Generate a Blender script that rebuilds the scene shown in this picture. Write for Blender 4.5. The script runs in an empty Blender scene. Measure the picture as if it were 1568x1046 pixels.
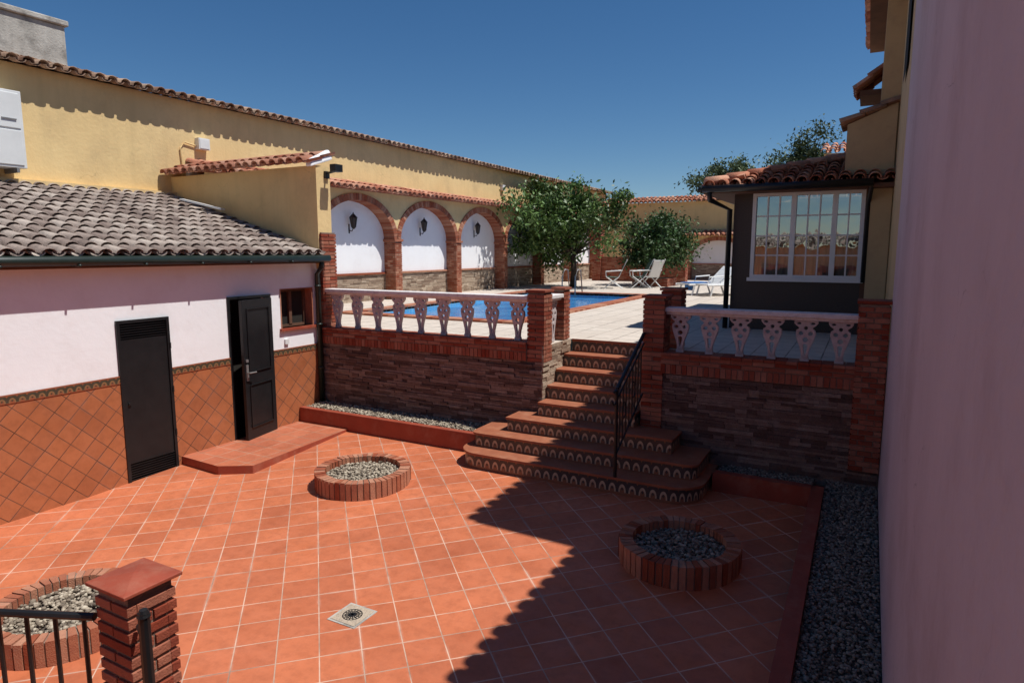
import bpy, bmesh, math, random
import numpy as np
from mathutils import Vector
random.seed(5); rng=np.random.default_rng(5)
S=bpy.context.scene
C=bpy.context.collection

# ------------------------------------------------------------ materials
def nt(name):
    m=bpy.data.materials.new(name); m.use_nodes=True
    t=m.node_tree; b=t.nodes['Principled BSDF']
    return m,t,t.nodes,t.links,b
def col(c): return (c[0],c[1],c[2],1)
def ramp(N,stops):
    r=N.new('ShaderNodeValToRGB'); e=r.color_ramp.elements
    e[0].position,e[0].color=stops[0][0],col(stops[0][1])
    e[1].position,e[1].color=stops[-1][0],col(stops[-1][1])
    for p,c in stops[1:-1]:
        x=e.new(p); x.color=col(c)
    return r
def mathn(N,L,op,a,b=None,c=None):
    n=N.new('ShaderNodeMath'); n.operation=op
    for i,x in enumerate((a,b,c)):
        if x is None: continue
        if isinstance(x,(int,float)): n.inputs[i].default_value=x
        else: L.new(x,n.inputs[i])
    return n.outputs[0]
def mixc(N,L,f,a,b,bt='MIX'):
    n=N.new('ShaderNodeMix'); n.data_type='RGBA'; n.blend_type=bt
    for s,x in ((n.inputs[0],f),(n.inputs[6],a),(n.inputs[7],b)):
        if isinstance(x,(int,float)): s.default_value=x
        elif isinstance(x,tuple): s.default_value=col(x)
        else: L.new(x,s)
    return n.outputs[2]
def noise(N,L,co,s,d=6,r=.6):
    n=N.new('ShaderNodeTexNoise'); n.inputs['Scale'].default_value=s
    n.inputs['Detail'].default_value=d; n.inputs['Roughness'].default_value=r
    L.new(co,n.inputs['Vector']); return n.outputs['Fac']
def mapr(N,L,x,a,b,c,d):
    n=N.new('ShaderNodeMapRange'); L.new(x,n.inputs[0])
    for i,v in enumerate((a,b,c,d)): n.inputs[i+1].default_value=v
    return n.outputs[0]
def bumpn(N,L,h,st,dist=.02,nrm=None):
    n=N.new('ShaderNodeBump'); n.inputs['Strength'].default_value=st; n.inputs['Distance'].default_value=dist
    L.new(h,n.inputs['Height'])
    if nrm: L.new(nrm,n.inputs['Normal'])
    return n.outputs[0]
def tinted(N,L,c,amt):
    a=N.new('ShaderNodeAttribute'); a.attribute_name='tint'
    h=N.new('ShaderNodeHueSaturation'); L.new(c,h.inputs['Color'])
    L.new(mapr(N,L,a.outputs['Fac'],0,1,1-amt,1+amt),h.inputs['Value'])
    L.new(mapr(N,L,a.outputs['Fac'],0,1,.49,.51),h.inputs['Hue'])
    L.new(mapr(N,L,a.outputs['Fac'],0,1,1.1,.85),h.inputs['Saturation'])
    return h.outputs[0]
def pm(name,c1,c2=None,ns=2.5,bump=.15,bs=40,rough=.85,tint=0,metal=0,dirt=None,spec=.3,streak=0,cracks=0):
    m,t,N,L,b=nt(name); c2=c2 or tuple(x*.75 for x in c1)
    tc=N.new('ShaderNodeTexCoord'); co=tc.outputs['Object']
    r=ramp(N,[(.32,c1),(.7,c2)]); L.new(noise(N,L,co,ns),r.inputs[0]); c=r.outputs[0]
    if streak:
        mp=N.new('ShaderNodeMapping'); mp.inputs['Scale'].default_value=(2.2,2.2,.18); L.new(co,mp.inputs[0])
        f=mapr(N,L,noise(N,L,mp.outputs[0],2.2,5,.65),.48,.75,0,streak)
        c=mixc(N,L,f,c,tuple(x*.5 for x in c1))
    if dirt:
        f=mapr(N,L,noise(N,L,co,dirt[1],8,.7),.5,.68,0,dirt[2]); c=mixc(N,L,f,c,dirt[0])
    if cracks:
        nn=N.new('ShaderNodeTexNoise'); nn.inputs['Scale'].default_value=3; nn.inputs['Detail'].default_value=5; L.new(co,nn.inputs['Vector'])
        va=N.new('ShaderNodeVectorMath'); va.operation='MULTIPLY_ADD'; L.new(nn.outputs['Color'],va.inputs[0]); va.inputs[1].default_value=(.35,.35,.35); L.new(co,va.inputs[2])
        vo=N.new('ShaderNodeTexVoronoi'); vo.feature='DISTANCE_TO_EDGE'; vo.inputs['Scale'].default_value=1.1; L.new(va.outputs[0],vo.inputs['Vector'])
        f=mathn(N,L,'MULTIPLY',mapr(N,L,vo.outputs['Distance'],0,.006,1,0),mapr(N,L,noise(N,L,co,1.3,3),.5,.62,0,cracks))
        c=mixc(N,L,f,c,tuple(x*.3 for x in c1))
    if tint: c=tinted(N,L,c,tint)
    L.new(c,b.inputs['Base Color']); b.inputs['Roughness'].default_value=rough; b.inputs['Metallic'].default_value=metal
    b.inputs['Specular IOR Level'].default_value=spec
    if bump: L.new(bumpn(N,L,noise(N,L,co,bs,4),bump),b.inputs['Normal'])
    return m

M={}
M['yellow']=pm('ochre_plaster',(.79,.58,.285),(.71,.50,.235),.9,.3,16,.92,dirt=((.52,.37,.19),1.1,.45),streak=.2,cracks=.3)
M['beige']=pm('beige_plaster',(.55,.42,.24),(.47,.35,.20),1.2,.2,25,.9,dirt=((.3,.22,.14),1.5,.5))
M['white']=pm('white_plaster',(.88,.88,.88),(.85,.84,.84),1.5,.14,14,.9,dirt=((.72,.67,.65),2.2,.3))
M['pink']=pm('lime_washed_wall',(.53,.475,.525),(.46,.405,.45),.7,.6,9,.95,dirt=((.36,.29,.31),1.0,.5),streak=.05,cracks=.6)
M['brick']=pm('red_brick',(.35,.10,.052),(.26,.075,.042),9,.5,90,.85,tint=.26)
M['brickpale']=pm('orange_brick',(.42,.155,.08),(.33,.11,.06),9,.5,90,.85,tint=.26)
M['mortar']=pm('mortar',(.27,.20,.155),(.19,.14,.105),20,.4,90,.95)
M['redpaint']=pm('red_terracotta_coping',(.34,.07,.038),(.27,.055,.030),5,.1,60,.55,dirt=((.42,.2,.13),4,.35))
M['rooftile']=pm('weathered_roof_tile',(.42,.335,.28),(.28,.215,.18),4,.6,60,.95,tint=.35,dirt=((.13,.11,.095),7,.7))
M['redtile']=pm('terracotta_roof_tile',(.54,.225,.13),(.41,.16,.095),5,.5,60,.9,tint=.32,dirt=((.20,.13,.095),5,.5))
M['oldtile']=pm('old_roof_tile',(.42,.25,.16),(.28,.18,.12),5,.5,60,.95,tint=.45,dirt=((.10,.085,.07),3,.7))
M['black']=pm('black_painted_metal',(.010,.010,.011),(.015,.015,.016),6,.03,60,.42,spec=.4)
M['green']=pm('dark_green_gutter',(.012,.022,.016),(.02,.03,.024),6,.03,60,.4,spec=.5)
M['rail']=pm('cast_stone_white',(.78,.74,.72),(.66,.60,.58),12,.3,60,.85,dirt=((.36,.28,.25),10,.4))
M['balu']=pm('cast_stone_shaded',(.56,.49,.48),(.46,.39,.38),14,.3,60,.85,dirt=((.28,.2,.18),16,.5))  # white baluster stone with its grey-pink shade painted into the base colour
M['stone']=pm('ledge_stone_brown',(.21,.135,.105),(.15,.10,.08),14,.9,50,.85,tint=.5,dirt=((.30,.25,.21),6,.4))
M['stonepale']=pm('ledge_stone_beige',(.42,.31,.22),(.31,.23,.165),14,.9,50,.85,tint=.4)
M['gravel']=pm('river_gravel',(.37,.30,.22),(.26,.21,.155),30,.2,80,.85,tint=.65)
M['gravelfine']=pm('brown_gravel',(.27,.225,.175),(.19,.155,.12),30,.2,80,.9,tint=.6)
M['soil']=pm('planter_soil',(.12,.09,.07),(.08,.06,.05),20,.8,60,1)
M['concrete']=pm('weathered_concrete',(.50,.47,.42),(.34,.31,.27),2.5,.5,30,.95,dirt=((.13,.12,.11),3,.7),streak=.4)
M['bark']=pm('bark',(.10,.075,.055),(.06,.045,.035),12,.8,40,.95)
M['leaf']=pm('leaf_green',(.110,.180,.032),(.062,.12,.022),2,.0,40,.5,tint=.6,spec=.4)
M['leafdark']=pm('leaf_deep_green',(.06,.12,.025),(.035,.08,.018),2,.0,40,.5,tint=.55,spec=.4)
M['leafdry']=pm('leaf_olive',(.12,.155,.065),(.075,.11,.05),2,.0,40,.6,tint=.5)
M['whitepaint']=pm('white_lacquer',(.80,.80,.79),(.74,.74,.73),3,.02,50,.4,spec=.5)
M['plastic']=pm('white_plastic',(.74,.74,.72),(.66,.66,.64),3,.02,50,.45,spec=.5)
M['grey']=pm('galvanised_metal',(.32,.31,.30),(.22,.21,.20),12,.1,60,.5,metal=.5)
M['granite']=pm('dark_granite',(.090,.066,.052),(.045,.034,.027),60,.1,60,.55,spec=.4)
M['eave']=pm('brown_eave',(.16,.075,.045),(.10,.05,.03),4,.2,30,.8)
M['earth']=pm('dry_earth',(.32,.25,.16),(.24,.18,.11),.2,.3,5,1)
M['greenfab']=pm('green_chair_fabric',(.10,.17,.13),(.07,.13,.10),8,.1,60,.7)
M['blue']=pm('blue_towel',(.05,.14,.42),(.08,.25,.5),8,.1,60,.9)
M['dark']=pm('dark_interior',(.03,.025,.02),(.02,.018,.015),3,0,50,.9)
M['room']=pm('room_plaster',(.45,.36,.25),(.40,.32,.22),3,0,50,.9)
M['lace']=pm('curtain_fabric',(.78,.76,.70),(.70,.68,.62),30,.3,60,.9)
M['treadred']=pm('terracotta_tread',(.36,.125,.062),(.28,.09,.047),7,.15,60,.6,dirt=((.42,.22,.14),5,.4))

def glassmat():
    m,t,N,L,b=nt('window_glass')
    tr=N.new('ShaderNodeBsdfTransparent'); tr.inputs[0].default_value=(.62,.66,.64,1)
    g=N.new('ShaderNodeBsdfGlossy'); g.inputs['Roughness'].default_value=.012; g.inputs['Color'].default_value=(.9,.92,.92,1)
    tc=N.new('ShaderNodeTexCoord'); L.new(bumpn(N,L,noise(N,L,tc.outputs['Object'],2.2,2),.12,.02),g.inputs['Normal'])
    mx=N.new('ShaderNodeMixShader'); mx.inputs[0].default_value=.40
    L.new(tr.outputs[0],mx.inputs[1]); L.new(g.outputs[0],mx.inputs[2]); L.new(mx.outputs[0],N['Material Output'].inputs[0])
    N.remove(b)
    return m
M['glass']=glassmat()
def watermat():
    m,t,N,L,b=nt('pool_water'); tc=N.new('ShaderNodeTexCoord')
    r=ramp(N,[(.35,(.03,.17,.46)),(.65,(.09,.34,.66))]); L.new(noise(N,L,tc.outputs['Object'],1.8,4),r.inputs[0])
    L.new(r.outputs[0],b.inputs['Base Color']); b.inputs['Roughness'].default_value=.06
    L.new(bumpn(N,L,noise(N,L,tc.outputs['Object'],5,3),.4,.06),b.inputs['Normal']); return m
M['water']=watermat()
def tilefloor(name,size,ang,c1,c2,cm,mort=.006,rough=.5,plane='XY',stain=.3,bst=.5,w=None):
    m,t,N,L,b=nt(name); tc=N.new('ShaderNodeTexCoord'); co=tc.outputs['Object']
    sp=N.new('ShaderNodeSeparateXYZ'); L.new(co,sp.inputs[0])
    cb=N.new('ShaderNodeCombineXYZ')
    if plane=='XY': L.new(sp.outputs[0],cb.inputs[0]); L.new(sp.outputs[1],cb.inputs[1])
    else:
        L.new(mathn(N,L,'ADD',sp.outputs[0],sp.outputs[1]),cb.inputs[0]); L.new(sp.outputs[2],cb.inputs[1])
    mp=N.new('ShaderNodeMapping'); mp.inputs['Rotation'].default_value=(0,0,math.radians(ang)); mp.inputs['Location'].default_value=(50,50,0); L.new(cb.outputs[0],mp.inputs[0])
    br=N.new('ShaderNodeTexBrick'); br.offset=0; br.squash=1
    L.new(mp.outputs[0],br.inputs['Vector'])
    for k,v in (('Scale',1),('Mortar Size',mort),('Mortar Smooth',.15),('Brick Width',w or size),('Row Height',size),('Bias',0)): br.inputs[k].default_value=v
    br.inputs['Color1'].default_value=col(c1); br.inputs['Color2'].default_value=col(c2); br.inputs['Mortar'].default_value=(0,0,0,1)
    f=mapr(N,L,noise(N,L,co,1.1,7,.65),.35,.7,0,1)
    c=mixc(N,L,mathn(N,L,'MULTIPLY',f,stain),br.outputs['Color'],tuple(min(1,x*1.35+.03) for x in c1))
    f2=mapr(N,L,noise(N,L,co,9,6,.7),.45,.7,0,.4)
    c=mixc(N,L,f2,c,tuple(x*.68 for x in c2))
    br2=N.new('ShaderNodeTexBrick'); br2.offset=0; br2.squash=1; L.new(mp.outputs[0],br2.inputs['Vector'])
    for k,v in (('Scale',1),('Mortar Size',mort*5),('Mortar Smooth',1),('Brick Width',w or size),('Row Height',size)): br2.inputs[k].default_value=v
    f3=mathn(N,L,'MULTIPLY',br2.outputs['Fac'],mapr(N,L,noise(N,L,co,1.7,6,.7),.5,.66,0,.4))
    c=mixc(N,L,f3,c,tuple(min(1,x*.8+.12) for x in cm))
    gm=mixc(N,L,mapr(N,L,noise(N,L,co,2.3,5),.4,.65,0,1),cm,tuple(x*.45 for x in cm))
    c=mixc(N,L,br.outputs['Fac'],c,gm)
    L.new(c,b.inputs['Base Color'])
    L.new(mapr(N,L,noise(N,L,co,5,6),.3,.7,rough-.1,rough+.2),b.inputs['Roughness'])
    h=mathn(N,L,'MULTIPLY_ADD',br.outputs['Fac'],-1,mathn(N,L,'MULTIPLY',noise(N,L,co,14,4),.5))
    L.new(bumpn(N,L,h,bst,.006),b.inputs['Normal']); return m
M['floor']=tilefloor('terracotta_floor_tiles',.31,45,(.53,.152,.062),(.40,.106,.044),(.68,.44,.32),.005,.5,'XY',.4)
M['platform']=tilefloor('terracotta_platform_tiles',.31,0,(.45,.135,.065),(.38,.105,.052),(.5,.3,.2))
M['wains']=tilefloor('diagonal_wall_tiles',.2,45,(.42,.14,.055),(.33,.105,.042),(.19,.08,.045),.005,.4,'W',.3)
M['terrace']=tilefloor('pale_terrace_paving',.42,0,(.60,.52,.44),(.54,.46,.385),(.42,.35,.29),.01,.85,'XY',.2)
M['pool']=tilefloor('pool_mosaic',.12,0,(.10,.35,.6),(.12,.4,.62),(.4,.6,.7),.006,.3,'W',.2)
def motif(name,h0,h,w,dark,rust,cream):
    m,t,N,L,b=nt(name); tc=N.new('ShaderNodeTexCoord'); sp=N.new('ShaderNodeSeparateXYZ'); L.new(tc.outputs['Object'],sp.inputs[0])
    u=mathn(N,L,'FRACT',mathn(N,L,'DIVIDE',mathn(N,L,'ADD',mathn(N,L,'ADD',sp.outputs[0],sp.outputs[1]),50.),w))
    v=mathn(N,L,'FRACT',mathn(N,L,'DIVIDE',mathn(N,L,'SUBTRACT',sp.outputs[2],h0),h))
    du=mathn(N,L,'ABSOLUTE',mathn(N,L,'SUBTRACT',u,.5))
    d1=mathn(N,L,'SQRT',mathn(N,L,'ADD',mathn(N,L,'POWER',du,2),mathn(N,L,'POWER',mathn(N,L,'MULTIPLY',mathn(N,L,'SUBTRACT',v,.12),.75),2)))
    d2=mathn(N,L,'ADD',du,mathn(N,L,'ABSOLUTE',mathn(N,L,'SUBTRACT',v,.3)))
    r=ramp(N,[(0,rust),(.2,rust),(.22,cream),(.34,cream),(.36,dark),(.62,dark),(.64,rust)]); r.color_ramp.interpolation='CONSTANT'
    L.new(d1,r.inputs[0])
    c=mixc(N,L,mathn(N,L,'LESS_THAN',d2,.13),r.outputs[0],dark)
    edge=mathn(N,L,'GREATER_THAN',v,.84); c=mixc(N,L,edge,c,rust)
    edge=mathn(N,L,'LESS_THAN',v,.07); c=mixc(N,L,edge,c,rust)
    c=mixc(N,L,mapr(N,L,noise(N,L,tc.outputs['Object'],30,4),.4,.7,0,.4),c,(.12,.08,.06))
    L.new(c,b.inputs['Base Color']); b.inputs['Roughness'].default_value=.3; return m
M['riser']=motif('patterned_riser_tile',.13,.19,.125,(.045,.045,.045),(.26,.11,.055),(.50,.40,.28))
M['border']=motif('wall_border_tile',1.33,.10,.1,(.06,.05,.03),(.30,.09,.04),(.26,.14,.06))

# ------------------------------------------------------------ mesh builder
class MB:
    def __init__(s): s.v=[];s.f=[];s.m=[];s.t=[]
    def add(s,vs,fs,mi=0,t=None):
        o=len(s.v); t=random.random() if t is None else t
        s.v.extend([tuple(x) for x in vs])
        for f in fs: s.f.append([i+o for i in f]); s.m.append(mi); s.t.append(t)
    def box(s,x0,x1,y0,y1,z0,z1,mi=0,t=None):
        s.add([(x0,y0,z0),(x1,y0,z0),(x1,y1,z0),(x0,y1,z0),(x0,y0,z1),(x1,y0,z1),(x1,y1,z1),(x0,y1,z1)],
              [(0,3,2,1),(4,5,6,7),(0,1,5,4),(1,2,6,5),(2,3,7,6),(3,0,4,7)],mi,t)
    def prism(s,poly,z0,z1,mi=0,t=None,mit=None):
        n=len(poly); vs=[(p[0],p[1],z0) for p in poly]+[(p[0],p[1],z1) for p in poly]
        s.add(vs,[tuple((i,(i+1)%n,n+(i+1)%n,n+i)) for i in range(n)]+[tuple(range(n-1,-1,-1))],mi,t)
        s.add(vs,[tuple(range(n,2*n))],mi if mit is None else mit,t)
    def obox(s,p0,p1,w,h,mi=0,t=None):
        p0=Vector(p0);p1=Vector(p1);d=(p1-p0).normalized()
        up=Vector((0,0,1)) if abs(d.z)<.95 else Vector((0,1,0))
        a=d.cross(up).normalized(); b=a.cross(d).normalized(); a*=w/2;b*=h/2
        vs=[p+sa*a+sb*b for p in (p0,p1) for sa,sb in ((-1,-1),(1,-1),(1,1),(-1,1))]
        s.add(vs,[(0,3,2,1),(4,5,6,7),(0,1,5,4),(1,2,6,5),(2,3,7,6),(3,0,4,7)],mi,t)
    def tube(s,pts,rad,seg=8,mi=0,t=None):
        pts=[Vector(p) for p in pts]; rr=rad if isinstance(rad,(list,tuple)) else [rad]*len(pts)
        vs=[];fs=[]
        for i,p in enumerate(pts):
            d=(pts[min(i+1,len(pts)-1)]-pts[max(i-1,0)]).normalized()
            up=Vector((0,0,1)) if abs(d.z)<.9 else Vector((0,1,0))
            a=d.cross(up).normalized(); b=a.cross(d)
            for k in range(seg):
                an=2*math.pi*k/seg; vs.append(p+rr[i]*(math.cos(an)*a+math.sin(an)*b))
        for i in range(len(pts)-1):
            for k in range(seg):
                fs.append((i*seg+k,i*seg+(k+1)%seg,(i+1)*seg+(k+1)%seg,(i+1)*seg+k))
        fs.append(tuple(range(seg))[::-1]); fs.append(tuple(range((len(pts)-1)*seg,len(pts)*seg)))
        s.add(vs,fs,mi,t)
    def obj(s,name,mats,parent=None,smooth=False,bevel=0):
        me=bpy.data.meshes.new(name); me.from_pydata(s.v,[],s.f)
        for m in mats: me.materials.append(M[m] if isinstance(m,str) else m)
        me.polygons.foreach_set('material_index',s.m)
        a=me.attributes.new('tint','FLOAT','FACE'); a.data.foreach_set('value',s.t)
        if smooth: me.polygons.foreach_set('use_smooth',[True]*len(me.polygons))
        me.update(); o=bpy.data.objects.new(name,me); C.objects.link(o)
        if parent: o.parent=parent
        if bevel:
            b=o.modifiers.new('b','BEVEL'); b.width=bevel; b.segments=2; b.limit_method='ANGLE'
        return o
def empty(name):
    e=bpy.data.objects.new(name,None); C.objects.link(e); e.empty_display_size=.2; return e

def brickpier(mb,x0,x1,y0,y1,z0,z1,mb_i=0,mo_i=1,ch=.055,gap=.012,bl=.24):
    g=.006; rc=.012
    mb.box(x0+rc,x1-rc,y0+rc,y1-rc,z0,z1-.005,mo_i)
    z=z0;k=0
    while z+ch<=z1+.004:
        nx=max(1,round((x1-x0)/bl)); ny=max(1,round((y1-y0)/bl))
        j=lambda: random.uniform(-.002,.004)
        def cuts(a,b,n,odd):
            w=(b-a)/n
            c=[a+i*w for i in range(n+1)]
            if odd and n>=1: c=[a]+[a+(i+.5)*w for i in range(n)]+[b]
            return c
        cx=cuts(x0,x1,nx,k%2); cy=cuts(y0,y1,ny,(k+1)%2)
        d=.05
        for i in range(len(cx)-1):
            a=cx[i]+(g if i else 0); b=cx[i+1]-(g if i<len(cx)-2 else 0)
            mb.box(a,b,y0-j(),y0+d,z+gap/2,z+ch,mb_i); mb.box(a,b,y1-d,y1+j(),z+gap/2,z+ch,mb_i)
        for i in range(len(cy)-1):
            a=cy[i]+(g if i else .051); b=cy[i+1]-(g if i<len(cy)-2 else .051)
            if b-a<.02: continue
            mb.box(x0-j(),x0+d,a,b,z+gap/2,z+ch,mb_i); mb.box(x1-d,x1+j(),a,b,z+gap/2,z+ch,mb_i)
        z+=ch+gap/2;k+=1

def tilefield(mb,O,U,V,nu,nv,sp=.21,ln=.31,r=.085,clip=None,mi=0,chan=True,fl=.95):
    O=Vector(O);U=Vector(U).normalized();V=Vector(V).normalized();Nn=U.cross(V).normalized()
    if Nn.z<0: Nn=-Nn
    seg=6
    for i in range(nu):
        for j in range(nv):
            c=O+U*(sp*(i+.5))+V*(ln*(j+.5))
            if clip and not clip(c): continue
            for ch in ((0,1) if chan else (0,)):
                cc=O+U*(sp*(i+.5+(.5 if ch else 0))+random.uniform(-.008,.008))+V*(ln*j+random.uniform(-.015,.01))
                sk=random.uniform(-.02,.02); vs=[]
                for e in (0,1):
                    L_=ln*1.18*e; rr=r*(1.06 if e==0 else .88) ; lift=(.028 if e==0 else .0)+.018
                    if ch: rr=r*(.95 if e==0 else 1.02); lift=(.02 if e==0 else 0)
                    for th in (0,.013):
                        for k in range(seg+1):
                            an=math.pi*k/seg; R=rr-th
                            if ch: p=cc+V*L_+U*(math.cos(an)*R)+Nn*(-math.sin(an)*R*.7+lift+r*.55)
                            else: p=cc+V*L_+U*(math.cos(an)*R+sk*e)+Nn*(math.sin(an)*R*fl+lift)
                            vs.append(p)
                n=seg+1; fs=[]
                for k in range(seg):
                    fs.append((k,k+1,2*n+k+1,2*n+k)); fs.append((n+k,3*n+k,3*n+k+1,n+k+1)); fs.append((k,n+k,n+k+1,k+1))
                mb.add(vs,fs,mi)

def stonecourses(mb,mp,u0,u1,z0,z1,rh=.045,mi=0,depth=.03,lmin=.12,lmax=.42):
    z=z0
    while z<z1-.01:
        h=min(rh*random.uniform(.7,1.35),z1-z); u=u0
        while u<u1-.01:
            l=min(random.uniform(lmin,lmax),u1-u)
            if u1-(u+l)<.06: l=u1-u
            d=depth*random.uniform(.2,1)
            a=mp(u+.001,0,z+.001); b=mp(u+l-.001,d,z+h-.002)
            mb.box(min(a[0],b[0]),max(a[0],b[0]),min(a[1],b[1]),max(a[1],b[1]),a[2],b[2],mi)
            u+=l
        z+=h

def ico():
    bm=bmesh.new(); bmesh.ops.create_icosphere(bm,subdivisions=1,radius=1)
    v=np.array([x.co[:] for x in bm.verts]); f=np.array([[q.index for q in p.verts] for p in bm.faces]); bm.free(); return v,f
IV,IF=ico()
def rocks(name,pts,size,parent=None,mat='gravel'):
    n=len(pts); pts=np.array(pts)
    sc=size*rng.uniform(.45,1.3,(n,1,1))*rng.uniform(.65,1.2,(n,1,3)); sc[:,:,2]*=.7
    v=IV[None]*(1+rng.uniform(-.18,.18,(n,len(IV),1)))*sc
    a=rng.uniform(0,6.28,n); ca,sa=np.cos(a)[:,None],np.sin(a)[:,None]
    x=v[:,:,0]*ca-v[:,:,1]*sa; y=v[:,:,0]*sa+v[:,:,1]*ca; v=np.stack([x,y,v[:,:,2]],2)+pts[:,None,:]
    f=(IF[None]+(np.arange(n)*len(IV))[:,None,None]).reshape(-1,3)
    me=bpy.data.meshes.new(name); me.from_pydata(v.reshape(-1,3).tolist(),[],f.tolist()); me.materials.append(M[mat])
    at=me.attributes.new('tint','FLOAT','FACE'); at.data.foreach_set('value',np.repeat(rng.uniform(0,1,n),len(IF)))
    me.polygons.foreach_set('use_smooth',[True]*len(me.polygons))
    o=bpy.data.objects.new(name,me); C.objects.link(o); o.parent=parent; return o

# ------------------------------------------------------------ levels
XL=-8.27; XR=.27; XW=-12.0; YR=8.31; ZT=1.65
def fz(y): return max(0,min(.13,(y-4.3)*.13/3.5))

g=MB(); g.add([(-400,-400,-.2),(400,-400,-.2),(400,400,-.2),(-400,400,-.2)],[(0,1,2,3)]); g.obj('ground',['earth'])
g=MB(); ys=[-6,4.3,5.2,6.1,7,7.8,8.4]
for a,b in zip(ys[:-1],ys[1:]):
    g.add([(-8.4,a,fz(a)),(.4,a,fz(a)),(.4,b,fz(b)),(-8.4,b,fz(b))],[(0,1,2,3)])
g.obj('patio_floor',['floor'])

# ------------------------------------------------------------ low outbuilding
E=empty('low_outbuilding')
w=MB(); us=[-6,4.8,5.51,6.45,7.25,7.45,8.16,8.6]; zs=[-.1,1.76,2.13,2.33,2.4,2.86]
def hole(u,z): return (4.8<u<5.51 and z<2.13) or (6.45<u<7.25 and z<2.33) or (7.45<u<8.16 and 1.76<z<2.4)
for a,b in zip(us[:-1],us[1:]):
    for c,d in zip(zs[:-1],zs[1:]):
        if not hole((a+b)/2,(c+d)/2): w.box(XL-.2,XL,a,b,c,d,0)
w.box(XL-.9,XL-.5,4.7,8.3,0,2.8,1)  # near-black slab stands in for the shade inside the doorways
w.obj('walls',['white','dark'],E)
w=MB()
for a,b in ((-6,4.8),(5.51,6.45),(7.25,8.31)):
    w.box(XL,XL+.014,a,b,-.1,1.33,0); w.box(XL,XL+.022,a,b,1.33,1.43,1)
w.obj('tiled_wainscot',['wains','border'],E)
w=MB()
O=Vector((-8.08,-1.0,2.93)); Vv=Vector((-3.92,0,1.11))
tilefield(w,O,(0,1,0),Vv,45,14,.205,.30,.085,fl=.72)
ob=w.obj('roof_tiles',['rooftile'],E,True)
w=MB(); w.add([(-8.15,-1.0,2.86),(-8.15,8.3,2.86),(-12,8.3,3.97),(-12,-1,3.97)],[(0,1,2,3)])
w.box(-8.27,-8.17,-1,8.3,2.80,2.87); w.box(-12,-11.86,-6,8.28,3.9,4.13,1)
w.obj('roof_deck',['eave','yellow'],E)
w=MB(); w.tube([(-8.06,-1,2.90),(-8.06,8.36,2.88)],.06,10)
w.tube([(-8.08,8.22,2.86),(-8.10,8.22,2.74),(-8.2,8.22,2.62),(-8.2,8.22,.42)],.045,10)
for y in np.arange(-.5,8.3,.8): w.box(-8.22,-8.0,y,y+.025,2.82,2.85)
for z in (1.0,1.75,2.4): w.tube([(-8.2,8.22,z),(-8.2,8.22,z+.03)],.055,10)
w.obj('gutter_and_downpipe',['green'],E,True)
w=MB(); x=XL+.03
w.box(XL-.06,x,4.8,4.84,0,2.13);w.box(XL-.06,x,5.47,5.51,0,2.13);w.box(XL-.06,x,4.84,5.47,2.09,2.13)
w.box(XL-.03,XL+.01,4.84,5.47,.28,1.88)
w.box(XL-.04,XL-.035,4.84,5.47,.02,2.1)
for z in list(np.arange(.04,.27,.032))+list(np.arange(1.9,2.08,.032)):
    w.obox((XL+.0,4.845,z),(XL+.0,5.465,z),.035,.008)
w.box(XL-.02,XL+.012,4.84,5.47,.265,.285)
for z in (.5,1.1,1.7): w.tube([(XL+.035,5.5,z),(XL+.035,5.5,z+.08)],.012,6)
w.tube([(XL+.012,4.9,1.05),(XL+.03,4.9,1.05)],.02,8)
w.obj('louvred_metal_door',['black'],E)
w=MB()
w.box(XL-.1,XL+.02,6.45,6.49,.15,2.33);w.box(XL-.1,XL+.02,7.21,7.25,.15,2.33);w.box(XL-.1,XL+.02,6.49,7.21,2.29,2.33)
h=Vector((XL+.05,7.21,0)); fr=Vector((XL+.2,6.52,0))
w.obox(h+Vector((0,0,1.22)),fr+Vector((0,0,1.22)),.045,2.12)
o2=Vector((.035,.006,0))
for z0,z1 in ((.35,1.0),(1.2,2.15)):
    a=h.lerp(fr,.14)+o2;b=h.lerp(fr,.86)+o2
    for q in (z0,z1): w.obox(a+Vector((0,0,q)),b+Vector((0,0,q)),.012,.012)
    for q in (a,b): w.obox(q+Vector((0,0,z0)),q+Vector((0,0,z1)),.012,.012)
w.obj('metal_door_ajar',['black'],E)
w=MB(); p=h.lerp(fr,.93)+Vector((.03,0,1.2)); w.box(p.x,p.x+.015,p.y-.02,p.y+.02,1.08,1.32); w.tube([p,p+Vector((.06,0,0)),p+Vector((.06,.12,0))],.011,8)
w.box(p.x,p.x+.02,p.y-.02,p.y+.02,1.36,1.4)
w.obj('door_handle',['grey'],E)
w=MB(); w.box(XL-.2,XL+.05,7.42,8.19,1.72,1.76,0)
w.box(XL-.199,XL+.006,8.135,8.16,1.76,2.4,3); w.box(XL-.199,XL+.006,7.45,7.47,1.76,2.4,3); w.box(XL-.199,XL+.006,7.47,8.135,2.385,2.4,3)
w.box(XL-.19,XL-.15,7.47,7.52,1.76,2.385,1);w.box(XL-.19,XL-.15,8.085,8.135,1.76,2.385,1);w.box(XL-.19,XL-.15,7.52,8.085,2.34,2.385,1);w.box(XL-.19,XL-.15,7.52,8.085,1.76,1.80,1)
w.box(XL-.19,XL-.14,7.76,7.82,1.80,2.34,1)
w.box(XL-.198,XL-.18,7.5,8.1,1.78,2.36,2)
w.obj('small_window',['redpaint','eave','dark','brickpale'],E)
w=MB(); w.box(XL,XL+.03,7.5,7.58,1.5,1.58,0,.5); w.obj('light_switch',['plastic'],E)
w=MB(); w.obox((-10.9,7.7,3.92),(-10.2,8.0,3.74),.14,.03); w.obj('roof_vent_sheet',['plastic'],E)

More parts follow.
